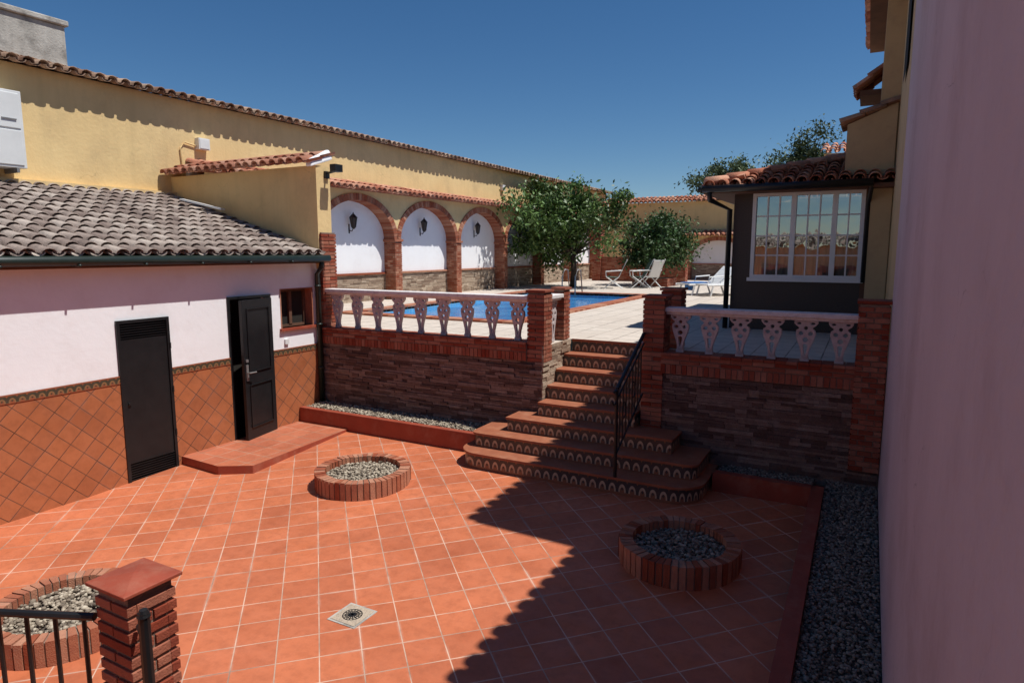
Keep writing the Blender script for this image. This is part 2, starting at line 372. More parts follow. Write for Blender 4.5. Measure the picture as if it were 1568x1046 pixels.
E=empty('parapet_wall')
w=MB(); vs=[]
for y in (8.28,8.6):
    vs+=[(-12,y,3.2),(-8.2,y,2.7),(-8.2,y,4.42),(-12,y,4.42)]
w.add(vs,[(0,1,2,3),(7,6,5,4),(1,5,6,2),(3,2,6,7),(0,4,5,1)])
w.obj('plaster_wall',['yellow'],E)
w=MB(); brickpier(w,-8.47,-8.15,8.30,8.64,1.65,3.32); w.obj('brick_pier',['brick','mortar'],E)
w=MB(); tilefield(w,(-12,8.06,4.42),(1,0,0),(0,.58,.2),18,2,.21,.31,.08); w.obj('coping_tiles',['redtile'],E,True)
w=MB(); w.add([(-8.3,8.14,4.38),(-8.16,8.14,4.38),(-8.16,8.66,4.55),(-8.3,8.66,4.55),(-8.3,8.16,4.5),(-8.2,8.16,4.5),(-8.2,8.62,4.72),(-8.3,8.62,4.72)],[(0,3,2,1),(4,5,6,7),(0,1,5,4),(1,2,6,5),(2,3,7,6),(3,0,4,7)]); w.obj('mortar_cap',['white'],E,bevel=.03)
E=empty('floodlight'); w=MB(); w.box(-8.02,-7.9,8.42,8.6,4.32,4.44); w.obox((-8.2,8.5,4.3),(-7.98,8.5,4.33),.03,.03); w.box(-8.2,-8.16,8.46,8.56,4.22,4.34); w.obj('lamp_housing',['black'],E)

# ------------------------------------------------------------ long boundary wall
E=empty('boundary_wall')
w=MB(); w.box(-12.35,XW,-6,32.3,-.2,5.93); w.obj('plaster_wall',['yellow'],E)
w=MB(); tilefield(w,(-11.74,-2,5.88),(0,1,0),(-3,0,.72),157,6,.22,.33,.09); w.obj('roof_tiles',['oldtile'],E,True)
w=MB(); w.add([(-11.9,-2,5.9),(-11.9,32.5,5.9),(-14,32.5,6.4),(-14,-2,6.4)],[(0,1,2,3)]); w.obj('roof_deck',['eave'],E)
E=empty('concrete_chimney'); w=MB(); w.box(-14.6,-13,4.0,7.1,5.5,7.0); w.box(-14.65,-12.95,3.95,7.15,7.0,7.1); w.obj('chimney_block',['concrete'],E,bevel=.02)  # concrete chimney block rising behind the long wall
E=empty('air_conditioner'); w=MB(); w.box(-11.96,-11.6,4.7,5.6,4.27,5.42,0,.5); w.box(-11.6,-11.585,4.74,5.56,4.31,4.83,0,.5); w.box(-11.6,-11.585,4.74,5.56,4.86,5.38,0,.5)
w.obj('casing',['plastic'],E,bevel=.015)
w=MB(); w.box(-11.586,-11.57,5.3,5.5,4.98,5.0); w.box(-11.98,-11.6,4.8,4.84,4.2,4.27);w.box(-11.98,-11.6,5.45,5.49,4.2,4.27)
w.obj('brackets',['grey'],E)
E=empty('electrical_box'); w=MB(); w.box(-12,-11.88,8.85,9.1,5.02,5.24,0,.5); w.box(-11.88,-11.87,8.87,9.08,5.04,5.22); w.obj('box',['plastic'],E)
w=MB(); w.tube([(-11.97,8.85,5.08),(-11.97,8.6,5.12),(-11.97,8.5,5.0),(-11.97,8.52,4.75),(-11.97,8.5,4.4)],.014,6); w.obj('conduit',['yellow'],E)
w=MB(); w.box(-12,-11.9,21.3,21.5,5.2,5.4); w.obj('junction_box',['plastic'])

# ------------------------------------------------------------ arcade
def lantern(p,d,name='wall_lantern'):
    E=empty(name); w=MB(); p=Vector(p); d=Vector(d); c=p+d*.16; s=.8
    def fru(z0,z1,r0,r1,mi=0):
        n=6;vs=[(c.x+s*r*math.cos(6.283*k/n),c.y+s*r*math.sin(6.283*k/n),c.z+s*z) for z,r in ((z0,r0),(z1,r1)) for k in range(n)]
        w.add(vs,[(k,(k+1)%n,n+(k+1)%n,n+k) for k in range(n)]+[tuple(range(n)),tuple(range(n,2*n))],mi)
    fru(-.2,.1,.07,.12,1); fru(.1,.22,.15,.04); fru(.22,.28,.03,.01); fru(-.26,-.2,.03,.08)
    for k in range(6):
        a=6.283*k/6; w.tube([(c.x+s*.072*math.cos(a),c.y+s*.072*math.sin(a),c.z-.2*s),(c.x+s*.122*math.cos(a),c.y+s*.122*math.sin(a),c.z+.1*s)],.008,5)
    w.tube([p+Vector((0,0,-.24)),p+d*.1+Vector((0,0,-.26)),c+Vector((0,0,-.17))],.012,6)
    w.tube([p+Vector((0,0,-.32)),p+Vector((0,0,-.08))],.022,6)
    w.obj('lantern_body',['black','granite'],E)
def arcade(E,mp,us,zb,zs,rise,ztop,depth,wall_top_mat,pw=.34,lan=True,dn=None):
    sp=MB(); vo=MB(); pil=MB(); st=MB(); N_=26
    def bx(mb,a,b,mi,t=None): mb.box(min(a[0],b[0]),max(a[0],b[0]),min(a[1],b[1]),max(a[1],b[1]),min(a[2],b[2]),max(a[2],b[2]),mi,t)
    for a,b in zip(us[:-1],us[1:]):
        c=(a+b)/2; R=(b-a)/2-pw/2; ro=R+.14
        pts=[]
        for i in range(N_+1):
            an=math.pi*(1-i/N_); pts.append((c+ro*math.cos(an),zs+(rise+.14)*math.sin(an)))
        for i in range(N_):
            (u0,z0),(u1,z1)=pts[i],pts[i+1]
            sp.add([mp(u0,depth-.02,z0),mp(u1,depth-.02,z1),mp(u1,depth-.02,ztop),mp(u0,depth-.02,ztop)],[(0,1,2,3)],0)
            sp.add([mp(u0,0,z0),mp(u1,0,z1),mp(u1,depth-.02,z1),mp(u0,depth-.02,z0)],[(0,1,2,3)],0)
        for q0,q1 in ((a,c-ro),(c+ro,b)):
            if q1>q0: sp.add([mp(q0,depth-.02,zs-.05),mp(q1,depth-.02,zs-.05),mp(q1,depth-.02,ztop),mp(q0,depth-.02,ztop)],[(0,1,2,3)],0)
        nv=44
        for i in range(nv):
            a0=math.pi*(i+.08)/nv; a1=math.pi*(i+.92)/nv; vs=[]
            for dd in (.0,depth+.015):
                for an,rr in ((a0,0),(a1,0),(a1,.17),(a0,.17)):
                    vs.append(mp(c+(R+rr)*math.cos(an),dd,zs+(rise+rr)*math.sin(an)))
            vo.add(vs,[(0,3,2,1),(4,5,6,7),(0,1,5,4),(1,2,6,5),(2,3,7,6),(3,0,4,7)],0)
        for i in range(nv):
            a0=math.pi*i/nv;a1=math.pi*(i+1)/nv
            vo.add([mp(c+(R+rr)*math.cos(an),depth+.004,zs+(rise+rr)*math.sin(an)) for an,rr in ((a0,.003),(a1,.003),(a1,.16),(a0,.16))],[(0,1,2,3)],1)
            vo.add([mp(c+(R+.006)*math.cos(an),dd,zs+(rise+.006)*math.sin(an)) for an,dd in ((a0,0),(a1,0),(a1,depth),(a0,depth))],[(0,1,2,3)],1)
        if lan:
            lantern(mp(c,0.0,zs+.45),dn)
        stonecourses(st,lambda u,d,z:mp(u,d+.012,z),a+pw/2,b-pw/2,zb,zb+.72,.05,0,.02)
        bx(st,mp(a+pw/2,0.012,zb+.72),mp(b-pw/2,.07,zb+.77),1)
    for u in us:
        a=mp(u-pw/2,.0,0);b=mp(u+pw/2,depth+.03,0)
        brickpier(pil,min(a[0],b[0]),max(a[0],b[0]),min(a[1],b[1]),max(a[1],b[1]),zb,zs-.02)
        bx(pil,mp(u-pw/2-.04,0,zs-.06),mp(u+pw/2+.04,depth+.06,zs),0,.5)
    sp.obj('spandrels',[wall_top_mat],E); vo.obj('brick_arches',['brickpale','mortar'],E); pil.obj('brick_pillars',['brickpale','mortar'],E); st.obj('stone_plinth',['stonepale','brickpale'],E)
E=empty('pool_arcade_wall')
mpL=lambda u,d,z:(XW+.02+d,u,z)
us=[8.75,11.65,14.75,17.85,20.95,24.05,27.15,30.25]
w=MB(); w.box(XW,XW+.02,8.6,31.9,1.6,4.7); w.obj('white_niche_wall',['white'],E)
arcade(E,mpL,us,ZT,3.33,.97,4.62,.36,'yellow',.30,True,(1,0,0))
w=MB(); tilefield(w,(-11.33,8.6,4.52),(0,1,0),(-.6,0,.2),110,2,.215,.33,.09); w.obj('roof_tiles',['redtile'],E,True)
w=MB(); w.box(-11.99,-11.6,8.6,31.9,4.55,4.62,0); w.obj('cornice',['brickpale'],E)

E=empty('rear_boundary_wall')
w=MB(); w.box(-12,6,32.0,32.3,0,5.35); w.obj('plaster_wall',['yellow'],E)
w=MB(); tilefield(w,(-12,31.75,5.32),(1,0,0),(0,1,.3),84,3,.215,.33,.09); w.obj('roof_tiles',['redtile'],E,True)
E=empty('rear_arcade')
mpB=lambda u,d,z:(u,31.98-d,z)
w=MB(); w.box(-10.6,4,31.97,31.99,1.6,3.8); w.obj('white_niche_wall',['white'],E)
arcade(E,mpB,[-10.4,-7.6,-4.8,-2.0,.8,3.6],ZT,2.75,.75,3.75,.33,'yellow',.34,False)
w=MB(); tilefield(w,(-10.6,31.3,3.68),(1,0,0),(0,.6,.22),67,2,.215,.33,.09); w.obj('roof_tiles',['redtile'],E,True)
E=empty('brick_garden_wall'); w=MB(); brickpier(w,-11.0,-7.2,28.6,28.9,1.65,2.75); brickpier(w,-11.2,-10.8,28.5,28.95,1.65,4.2); brickpier(w,-7.3,-6.9,28.5,28.95,1.65,3.2); brickpier(w,-4.9,-1.5,29.5,29.8,1.65,2.9)
w.obj('brickwork',['brick','mortar'],E)

# ------------------------------------------------------------ terrace + pool
xs=[-12,-9.8,-6,-4.0,-2.53,3]; yy=[YR,9.3,11,19.5,32.1]
w=MB()
for i,(a,b) in enumerate(zip(xs[:-1],xs[1:])):
    for j,(c,d) in enumerate(zip(yy[:-1],yy[1:])):
        if (i==3 and j==0) or (i==1 and j==2): continue
        w.add([(a,c,ZT),(b,c,ZT),(b,d,ZT),(a,d,ZT)],[(0,1,2,3)])
w.obj('pool_terrace',['terrace'])
E=empty('swimming_pool'); w=MB()
a,b,c,d=-9.8,-6,11,19.5
w.add([(a,c,.2),(b,c,.2),(b,d,.2),(a,d,.2),(a,c,ZT),(b,c,ZT),(b,d,ZT),(a,d,ZT)],[(0,1,2,3),(0,1,5,4),(1,2,6,5),(2,3,7,6),(3,0,4,7)]); w.obj('pool_shell',['pool'],E)
w=MB(); w.add([(a,c,1.53),(b,c,1.53),(b,d,1.53),(a,d,1.53)],[(0,1,2,3)]); w.obj('water',['water'],E)
w=MB(); k=.34
def coping(x0,x1,y0,y1,al):
    n=int(max(x1-x0,y1-y0)/.16)
    for i in range(n):
        if al=='x': q=(x1-x0)/n; w.box(x0+q*i+.003,x0+q*(i+1)-.003,y0,y1,1.6,1.69)
        else: q=(y1-y0)/n; w.box(x0,x1,y0+q*i+.003,y0+q*(i+1)-.003,1.6,1.69)
coping(a-k,b+k,c-k,c,'x');coping(a-k,b+k,d,d+k,'x');coping(a-k,a,c,d,'y');coping(b,b+k,c,d,'y')
w.obj('brick_coping',['brickpale'],E)
w=MB()
for dx in (0,.45):
    w.tube([(-8.6+dx,19.3,1.2),(-8.6+dx,19.3,2.2),(-8.6+dx,19.5,2.42),(-8.6+dx,19.75,2.4),(-8.6+dx,19.9,1.66)],.022,8)
w.obj('pool_ladder_rails',['grey'],E,True)

# ------------------------------------------------------------ retaining walls
def band(mb,mp,u0,u1,zb):
    n=int((u1-u0)/.068); q=(u1-u0)/n
    def bx(a,b,mi): mb.box(min(a[0],b[0]),max(a[0],b[0]),min(a[1],b[1]),max(a[1],b[1]),min(a[2],b[2]),max(a[2],b[2]),mi)
    bx(mp(u0,-.05,zb),mp(u1,.033,zb+.24),1)
    for i in range(n): bx(mp(u0+q*i+.005,0,zb+.005),mp(u0+q*(i+1)-.005,.045,zb+.125),0)
    n=int((u1-u0)/.24); q=(u1-u0)/n
    for r in range(2):
        o=q/2*(r%2)
        for i in range(n): bx(mp(u0+q*i+.005+(o if i else 0),0,zb+.137+r*.055),mp(min(u1,u0+q*(i+1)+o)-.005,.045,zb+.181+r*.055),0)
    n=int((u1-u0)/.12); q=(u1-u0)/n
    for i in range(n): bx(mp(u0+q*i+.003,-.26,zb+.243),mp(u0+q*(i+1)-.003,.06,zb+.275),0)
E=empty('stone_retaining_wall')
mpF=lambda u,d,z:(u,YR-d,z)
w=MB(); w.box(-8.3,-4.02,YR,YR+.3,0,1.43); w.box(-2.5,.27,YR,YR+.3,0,1.43); w.box(-4.3,-4.0,YR+.31,9.3,0,1.6); w.box(-2.53,-2.2,YR+.31,9.3,0,1.6); w.obj('wall_core',['mortar'],E)
w=MB(); stonecourses(w,mpF,-8.25,-4.0,.2,1.43,.042,0,.035,.1,.38); stonecourses(w,mpF,-2.53,.25,.2,1.43,.042,0,.035,.1,.38); w.obj('ledge_stone_cladding',['stone'],E)
w=MB(); stonecourses(w,lambda u,d,z:(-4.0+d,u,z),YR-.02,9.3,.2,1.66,.05,0,.03,.1,.3);  stonecourses(w,lambda u,d,z:(-2.53-d,u,z),YR,9.3,.2,1.66,.05,0,.03,.1,.3); w.obj('ledge_stone_return',['stonepale'],E)
w=MB(); band(w,mpF,-8.2,-4.24,1.43); band(w,mpF,-2.28,-.02,1.43)
w.obj('brick_band',['brick','mortar'],E)

def baluster_mesh():
    cu=bpy.data.curves.new('bal','CURVE'); cu.dimensions='2D'; cu.fill_mode='BOTH'; cu.extrude=.024; cu.bevel_depth=.004
    def poly(p):
        s=cu.splines.new('POLY'); s.points.add(len(p)-1)
        for q,(x,y) in zip(s.points,p): q.co=(x,y,0,1)
        s.use_cyclic_u=True
    prof=[(.045,0),(.045,.04),(.032,.06),(.038,.14),(.062,.24),(.088,.33),(.104,.41),(.10,.46),(.07,.49),(.072,.51),(.105,.54),(.125,.575),(.125,.62)]
    poly([(x,y) for x,y in prof]+[(-x,y) for x,y in prof[::-1]])
    def ell(cx,cy,rx,ry,n=14): poly([(cx+rx*math.cos(6.283*k/n),cy-ry*math.sin(6.283*k/n)) for k in range(n)])
    ell(0,.325,.034,.038)
    poly([(0,.06),(-.014,.12),(-.026,.2),(-.03,.25),(0,.27),(.03,.25),(.026,.2),(.014,.12)])
    ell(.052,.42,.030,.032,10); ell(-.052,.42,.030,.032,10); ell(0,.50,.026,.034,10)
    for sx in (-1,1): ell(sx*.075,.57,.028,.022,8)
    o=bpy.data.objects.new('bal',cu); C.objects.link(o); bpy.context.view_layer.update()
    me=bpy.data.meshes.new_from_object(o.evaluated_get(bpy.context.evaluated_depsgraph_get()))
    bpy.data.objects.remove(o); me.name='baluster'; me.materials.clear(); me.materials.append(M['balu']); return me
BM=baluster_mesh()
def balustrade(name,p0,p1,n,zb,zt,inset=.16):
    E=empty(name); p0=Vector(p0);p1=Vector(p1); d=(p1-p0); L_=d.length; d.normalize()
    w=MB(); w.obox(p0+Vector((0,0,zt-.045)),p1+Vector((0,0,zt-.045)),.2,.06); w.obox(p0+Vector((0,0,zt-.09)),p1+Vector((0,0,zt-.09)),.12,.04)
    w.obj('top_rail',['rail'],E,bevel=.01)
    ang=math.atan2(d.y,d.x); sc=(zt-.105-zb)/.62
    for i in range(n):
        q=p0+d*(inset+(L_-2*inset)*(i/(n-1) if n>1 else .5))
        o=bpy.data.objects.new('baluster_%d'%(i+1),BM); C.objects.link(o); o.parent=E
        o.location=(q.x,q.y,zb); o.rotation_euler=(math.pi/2,0,ang); o.scale=(1,sc,1)
    return E
balustrade('balustrade',(-8.15,8.42,0),(-4.25,8.42,0),9,1.705,2.38,.2)
balustrade('balustrade',(-2.27,8.42,0),(-.02,8.42,0),6,1.705,2.30,.2)
balustrade('balustrade',(-4.1,8.63,0),(-4.1,9.05,0),1,1.66,2.38,.2)
def pier(name,x0,x1,y0,y1,z0,z1):
    E=empty(name); w=MB(); brickpier(w,x0,x1,y0,y1,z0,z1,bl=.2); w.obj('brickwork',['brick','mortar'],E)
    w=MB(); e=.02; w.prism([(x0-e,y0-e),(x1+e,y0-e),(x1+e,y1+e),(x0-e,y1+e)],z1,z1+.035)
    w.obj('cap',['brick'],E,bevel=.006)
pier('brick_pier',-4.24,-3.97,8.30,8.57,1.42,2.42)
pier('brick_pier',-4.20,-4.0,9.06,9.28,1.66,2.42)
pier('brick_pier',-2.53,-2.25,8.27,8.6,.3,2.40)
pier('brick_pier',-2.50,-2.22,9.0,9.28,1.66,2.46)
pier('brick_pier',-.05,.26,8.24,8.6,.5,2.42)

# ------------------------------------------------------------ stairs
E=empty('garden_stairs'); tr=MB(); ri=MB()
def outline(x0,x1,y0,y1,r):
    p=[(x1,y1)]
    if r:
        for k in range(9):
            a=math.pi/2*k/8; p.append((x1-r+r*math.cos(a),y0+r-r*math.sin(a)))
        for k in range(9):
            a=math.pi/2*k/8; p.append((x0+r-r*math.sin(a),y0+r-r*math.cos(a)))
    else: p+=[(x1,y0),(x0,y0)]
    p.append((x0,y1)); return p[::-1]
for k in range(8):
    z=ZT-.19*k; y0=9.3-.3*k
    if k<=4: x0,x1,r=-3.97,-2.56,0
    elif k==5: x0,x1,r=-4.32,-1.97,.0
    elif k==6: x0,x1,r=-4.72,-1.60,.12
    else: x0,x1,r=-4.80,-1.50,.35
    y1=8.27 if k>=5 else 9.6
    if k==4: y0=8.1
    zz=z-.033
    if k>=5:
        ri.prism(outline(x0+.02,x1-.02,y0+.02,y1,r),max(-.05,z-.5),zz,0)
        tr.prism(outline(x0,x1,y0,y1-.003,r),zz+.0005,z,0)
    else:
        yb=min(9.6,y0+.34) if k<4 else 8.45
        ri.prism(outline(x0,x1,y0+.02,yb,0),z-.3,zz,0)
        tr.prism(outline(x0,x1,y0,yb-.02 if k else 9.32,0),zz+.0005,z+(.004 if k==0 else 0),0)
ri.obj('patterned_risers',['riser'],E); tr.obj('terracotta_treads',['treadred'],E,bevel=.006)
E=empty('stair_railing'); w=MB(); X=-2.5
def rz(y): return 1.38+(y-7.22)*(1.93-1.38)/(8.24-7.22)
w.tube([(X,7.22,.32),(X,7.22,1.42)],.022,10)
w.tube([(X,7.16,1.36),(X,7.22,1.39),(X,8.24,1.94)],.024,8)
w.tube([(X,7.22,1.39-.8),(X,8.24,1.94-.8)],.014,8); w.tube([(X,7.22,1.26),(X,8.24,1.81)],.012,8)
for y in np.arange(7.34,8.2,.115): w.tube([(X,y,rz(y)-.8),(X,y,rz(y)-.1)],.009,6)
for cy in (7.5,7.85):
    w.tube([(X,cy+.06*math.cos(a),rz(cy)-.45+.1*math.sin(a)) for a in np.linspace(0,6.283,17)],.008,5)
w.tube([(X,7.22+.07*math.sin(a)*1.0-.07,1.36-.07+.07*math.cos(a)) for a in np.linspace(0,4.5,12)],.012,6)
w.obj('wrought_iron',['black'],E)

# ------------------------------------------------------------ platform, planters and beds
w=MB(); w.prism([(-8.26,5.57),(-7.45,5.52),(-7.05,5.76),(-7.2,7.77),(-8.26,7.77)],-.02,.165,0,None,1); w.obj('door_step_platform',['redpaint','platform'],None,bevel=.008)
E=empty('gravel_bed'); w=MB()
w.box(-8.25,-4.73,7.74,7.84,-.02,.41); w.box(-8.25,-4.7,7.84,YR+.01,-.02,.37,1)
w.obj('red_curb',['redpaint','soil'],E,bevel=.01)
pts=[(rng.uniform(-8.2,-4.75),rng.uniform(7.86,8.27),.385+rng.uniform(0,.03)) for _ in range(3200)]
rocks('gravel',pts,.019,E)
E=empty('gravel_bed'); w=MB()
w.box(-1.48,-.4,7.82,7.94,-.02,.36); w.box(-1.48,-.38,7.94,YR+.01,-.02,.31,1)
def sz(y): return .12+max(0,y-4)/4*.2
for x0,x1,up,mi in ((-.40,-.27,.03,0),(-.27,.27,-.03,1)):
    ysn=[-6,4,7.95 if mi==0 else 8.3]
    for a_,b_ in zip(ysn[:-1],ysn[1:]):
        w.add([(x0,a_,-.05),(x1,a_,-.05),(x1,b_,-.05),(x0,b_,-.05),(x0,a_,sz(a_)+up),(x1,a_,sz(a_)+up),(x1,b_,sz(b_)+up),(x0,b_,sz(b_)+up)],[(4,5,6,7),(0,1,5,4),(1,2,6,5),(2,3,7,6),(3,0,4,7)],mi)
w.obj('red_curb',['redpaint','soil'],E)
pts=[(rng.uniform(-1.45,-.4),rng.uniform(7.96,8.28),.32+rng.uniform(0,.02)) for _ in range(900)]
for _ in range(9500):
    y=rng.uniform(2.4,8.28); pts.append((rng.uniform(-.26,.26),y,sz(y)-.03+rng.uniform(0,.022)))
rocks('gravel',pts,.0155,E,'gravelfine')
def planter(cx,cy,R,r,gm='gravel'):
    E=empty('round_brick_planter'); z=fz(cy)-.02; w=MB(); n=52
    for i in range(n):
        a0=2*math.pi*(i+.09)/n;a1=2*math.pi*(i+.91)/n; h_=z+.22+random.uniform(-.005,.005); vs=[]; R_=R+random.uniform(-.004,.004)
        for zz in (z,h_):
            for a_,q in ((a0,r),(a1,r),(a1,R_),(a0,R_)): vs.append((cx+q*math.cos(a_),cy+q*math.sin(a_),zz))
        w.add(vs,[(0,3,2,1),(4,5,6,7),(0,1,5,4),(1,2,6,5),(2,3,7,6),(3,0,4,7)],0)
    for i in range(n):
        a0=2*math.pi*i/n;a1=2*math.pi*(i+1)/n; vs=[]
        for zz in (z,z+.208):
            for a_,q in ((a0,r+.008),(a1,r+.008),(a1,R-.01),(a0,R-.01)): vs.append((cx+q*math.cos(a_),cy+q*math.sin(a_),zz))
        w.add(vs,[(4,5,6,7),(0,1,5,4),(2,3,7,6)],1)
    w.prism([(cx+(r+.01)*math.cos(a_),cy+(r+.01)*math.sin(a_)) for a_ in np.linspace(0,6.283,33)[:-1]],z,z+.11,2)
    w.obj('brick_ring',['brickpale','mortar','soil'],E)
    P=[]
    for _ in range(1400):
        q=r*math.sqrt(rng.uniform(0,.97)); a_=rng.uniform(0,6.283); P.append((cx+q*math.cos(a_),cy+q*math.sin(a_),z+.115+rng.uniform(0,.035)))
    rocks('gravel',P,.021,E,gm)
planter(-5.5,6.17,.6,.47); planter(-1.42,6.0,.57,.44,'gravelfine'); planter(-5.5,2.63,.58,.45)
E=empty('floor_drain'); w=MB(); cx,cy=-3.58,3.83; w.box(cx-.145,cx+.145,cy-.145,cy+.145,-.01,.005,0)
w.box(cx-.125,cx+.125,cy-.125,cy+.125,.0,.009,2)
for q in (.03,.055,.08): w.tube([(cx+q*math.cos(a),cy+q*math.sin(a),.008) for a in np.linspace(0,6.283,25)],.005,5,1)
for a in np.linspace(0,math.pi,9)[:-1]: w.obox((cx-.08*math.cos(a),cy-.08*math.sin(a),.009),(cx+.08*math.cos(a),cy+.08*math.sin(a),.009),.007,.007,1)
w.obj('drain_cover',['concrete','black','stonepale'],E)

def cappier(x0,x1,y0,y1,z1):
    E=empty('brick_gate_pier'); w=MB(); brickpier(w,x0,x1,y0,y1,0,z1,bl=.2,ch=.062,gap=.022); w.obj('brickwork',['brick','mortar'],E,bevel=.003)
    e=.03; xm,ym=(x0+x1)/2,(y0+y1)/2; w=MB()
    b=[(x0-e,y0-e),(x1+e,y0-e),(x1+e,y1+e),(x0-e,y1+e)]
    vs=[(p[0],p[1],z1) for p in b]+[(p[0],p[1],z1+.02) for p in b]+[(xm,ym,z1+.05)]
    w.add(vs,[(3,2,1,0),(0,1,5,4),(1,2,6,5),(2,3,7,6),(3,0,4,7),(4,5,8),(5,6,8),(6,7,8),(7,4,8)]); w.obj('cap',['redpaint'],E,bevel=.004)
cappier(-3.56,-3.27,1.84,2.11,1.22); cappier(-4.58,-4.30,1.36,1.66,1.22)
E=empty('iron_railing'); w=MB()
rp=lambda q,z:(-4.30+.74*q,1.50+.33*q,z)
w.tube([rp(0,1.04),rp(1,1.04)],.022,8); w.tube([rp(0,.25),rp(1,.25)],.014,8)
for q in np.linspace(.1,.92,5): w.tube([rp(q,.25),rp(q,1.04)],.012,6)
w.tube([(-3.06,1.80,0),(-3.06,1.80,1.22)],.028,10); w.tube([(-3.06,1.80,1.2),(-3.06,1.80,1.235)],[.034,.02],10)
w.tube([(-3.25,1.88,1.05),(-3.06,1.80,1.05)],.014,6); w.tube([(-3.25,1.88,.4),(-3.06,1.80,.4)],.014,6)
w.tube([(-3.13+.035*math.cos(a),1.84,1.08+.035*math.sin(a)) for a in np.linspace(0,5,12)],.011,6)
w.obj('bars',['black'],E)

# ------------------------------------------------------------ right-hand house (tall)
E=empty('tall_house')
w=MB()
w.box(XR,6,-6,6.7,-.2,5.1,0); w.box(XR,6,6.7,8.36,-.2,7.1,0); w.obj('lime_washed_walls',['pink'],E)
w=MB(); w.box(XR+.012,6,8.36,12,-.2,7.1); w.box(.02,6,12,16.0,ZT-.1,7.1); w.obj('rear_walls',['beige'],E)
w=MB(); w.box(.12,6.1,-6,6.72,5.1,5.16); w.box(-.24,6.1,6.7,16.2,7.1,7.16,0); w.obj('eave_boards',['eave'],E)
w=MB(); tilefield(w,(.10,-3,5.16),(0,1,0),(3,0,.9),46,4,.21,.33,.09); tilefield(w,(-.29,6.72,7.16),(0,1,0),(3,0,.9),45,4,.21,.33,.09)
w.add([(.2,-6,5.18),(.2,6.7,5.18),(4,6.7,6.2),(4,-6,6.2)],[(0,1,2,3)]); w.add([(-.2,6.7,7.18),(-.2,16.2,7.18),(4,16.2,8.3),(4,6.7,8.3)],[(0,1,2,3)])
w.obj('roof_tiles',['redtile'],E,True)
w=MB(); pr=[(9.4,5.2),(10.5,5.2)]+[(9.95+.55*math.cos(a),6.2+.5*math.sin(a)) for a in np.linspace(0,math.pi,12)]
w.add([(XR-.01,y,z) for y,z in pr],[tuple(range(len(pr)))]); w.obj('arched_window',['dark'],E)
w=MB(); w.add([(-.42,11.95,4.2),(.26,11.95,4.2),(.26,11.95,5.25),(-.42,11.95,4.98),(-.42,12.6,4.2),(.26,12.6,4.2),(.26,12.6,5.25),(-.42,12.6,4.98)],[(0,1,2,3),(4,7,6,5),(0,3,7,4),(3,2,6,7),(1,5,6,2),(0,4,5,1)]); w.obj('stepped_parapet',['beige'],E)
w=MB(); tilefield(w,(-.5,11.85,4.97),(0,1,0),(.8,0,.30),4,3,.2,.3,.08); w.obj('parapet_tiles',['oldtile'],E,True)
w=MB(); w.box(-.33,.02,14.2,15.2,5.85,5.95,0); tilefield(w,(-.38,14.1,5.95),(0,1,0),(.4,0,.34),5,2,.21,.3,.08,mi=1); w.obj('small_canopy',['eave','redtile'],E)

E=empty('sunroom_house'); YH=12.0
w=MB(); w.box(-2.1,-1.79,YH,YH+.25,ZT,4.02,0); w.box(-.09,.27,YH+.01,YH+.25,ZT,4.02,1); w.box(-1.79,-.09,YH,YH+.25,ZT,2.5,0); w.box(-1.79,-.09,YH,YH+.25,3.99,4.02,1)
w.box(-2.1,-1.85,YH+.25,14.2,ZT,2.6,1);w.box(-2.1,-1.85,YH+.25,14.2,3.7,4.02,1);w.box(-2.1,-1.85,14.2,17,ZT,4.02,1); w.box(-2.1,0.2,17,17.2,ZT,4.02,1)
w.box(-.09,.02,11.97,12.0,ZT,4.02,2)
w.box(-1.84,.0,14.8,14.9,ZT,4.0,3)
w.obj('walls',['granite','granite','eave','room'],E)
w=MB()
n=60
for (x0,x1,y_) in ((-1.76,-1.2,12.16),(-1.08,-.58,12.16),(-.46,-.12,12.16)):
    for i in range(n):
        a=x0+(x1-x0)*i/n;b=x0+(x1-x0)*(i+1)/n; f=lambda t:y_+.018*math.sin(t*70)+.01*math.sin(t*31)
        w.add([(a,f(a),2.56),(b,f(b),2.56),(b,f(b),3.06),(a,f(a),3.06)],[(0,1,2,3)])
w.obj('cafe_curtains',['lace'],E,True)
w=MB(); w.box(-.02,.27,11.9,12.0,ZT,4.3); w.obj('corner_pilaster',['beige'],E)
w=MB()
def fbar(x0,x1,z0,z1,d=.05,p=.0): w.box(x0,x1,YH-.03-p,YH+d,z0,z1,0,.5)
zb,zt_=2.55,3.97
fbar(-1.83,-.05,zb-.06,zb,.05,.03)
fbar(-1.79,-.09,zt_-.05,zt_); fbar(-1.79,-1.73,zb,zt_-.05); fbar(-.15,-.09,zb,zt_-.05); fbar(-1.73,-.15,zb,zb+.05)
for x in (-1.14,-.52): fbar(x-.04,x+.04,zb+.05,zt_-.05)
for x0,x1 in ((-1.73,-1.18),(-1.10,-.56),(-.48,-.15)):
    n=2 if x1-x0>.4 else 1
    for i in range(1,n+1):
        xm=(x0+x1)/2 if n==1 else x0+(x1-x0)*i/3
        w.box(xm-.011,xm+.011,YH-.005,YH+.028,zb+.05,zt_-.05,0,.5)
    for i in range(1,4):
        z=zb+.05+(zt_-zb-.1)*i/4; w.box(x0,x1,YH-.003,YH+.026,z-.011,z+.011,0,.5)
w.obj('white_window_frame',['whitepaint'],E)
w=MB(); w.add([(-1.79,YH+.03,zb),(-.09,YH+.03,zb),(-.09,YH+.03,zt_),(-1.79,YH+.03,zt_)],[(0,1,2,3)]); w.add([(-1.97,YH+.25,2.6),(-1.97,14.2,2.6),(-1.97,14.2,3.7),(-1.97,YH+.25,3.7)],[(0,1,2,3)]); w.obj('window_glass',['glass'],E)
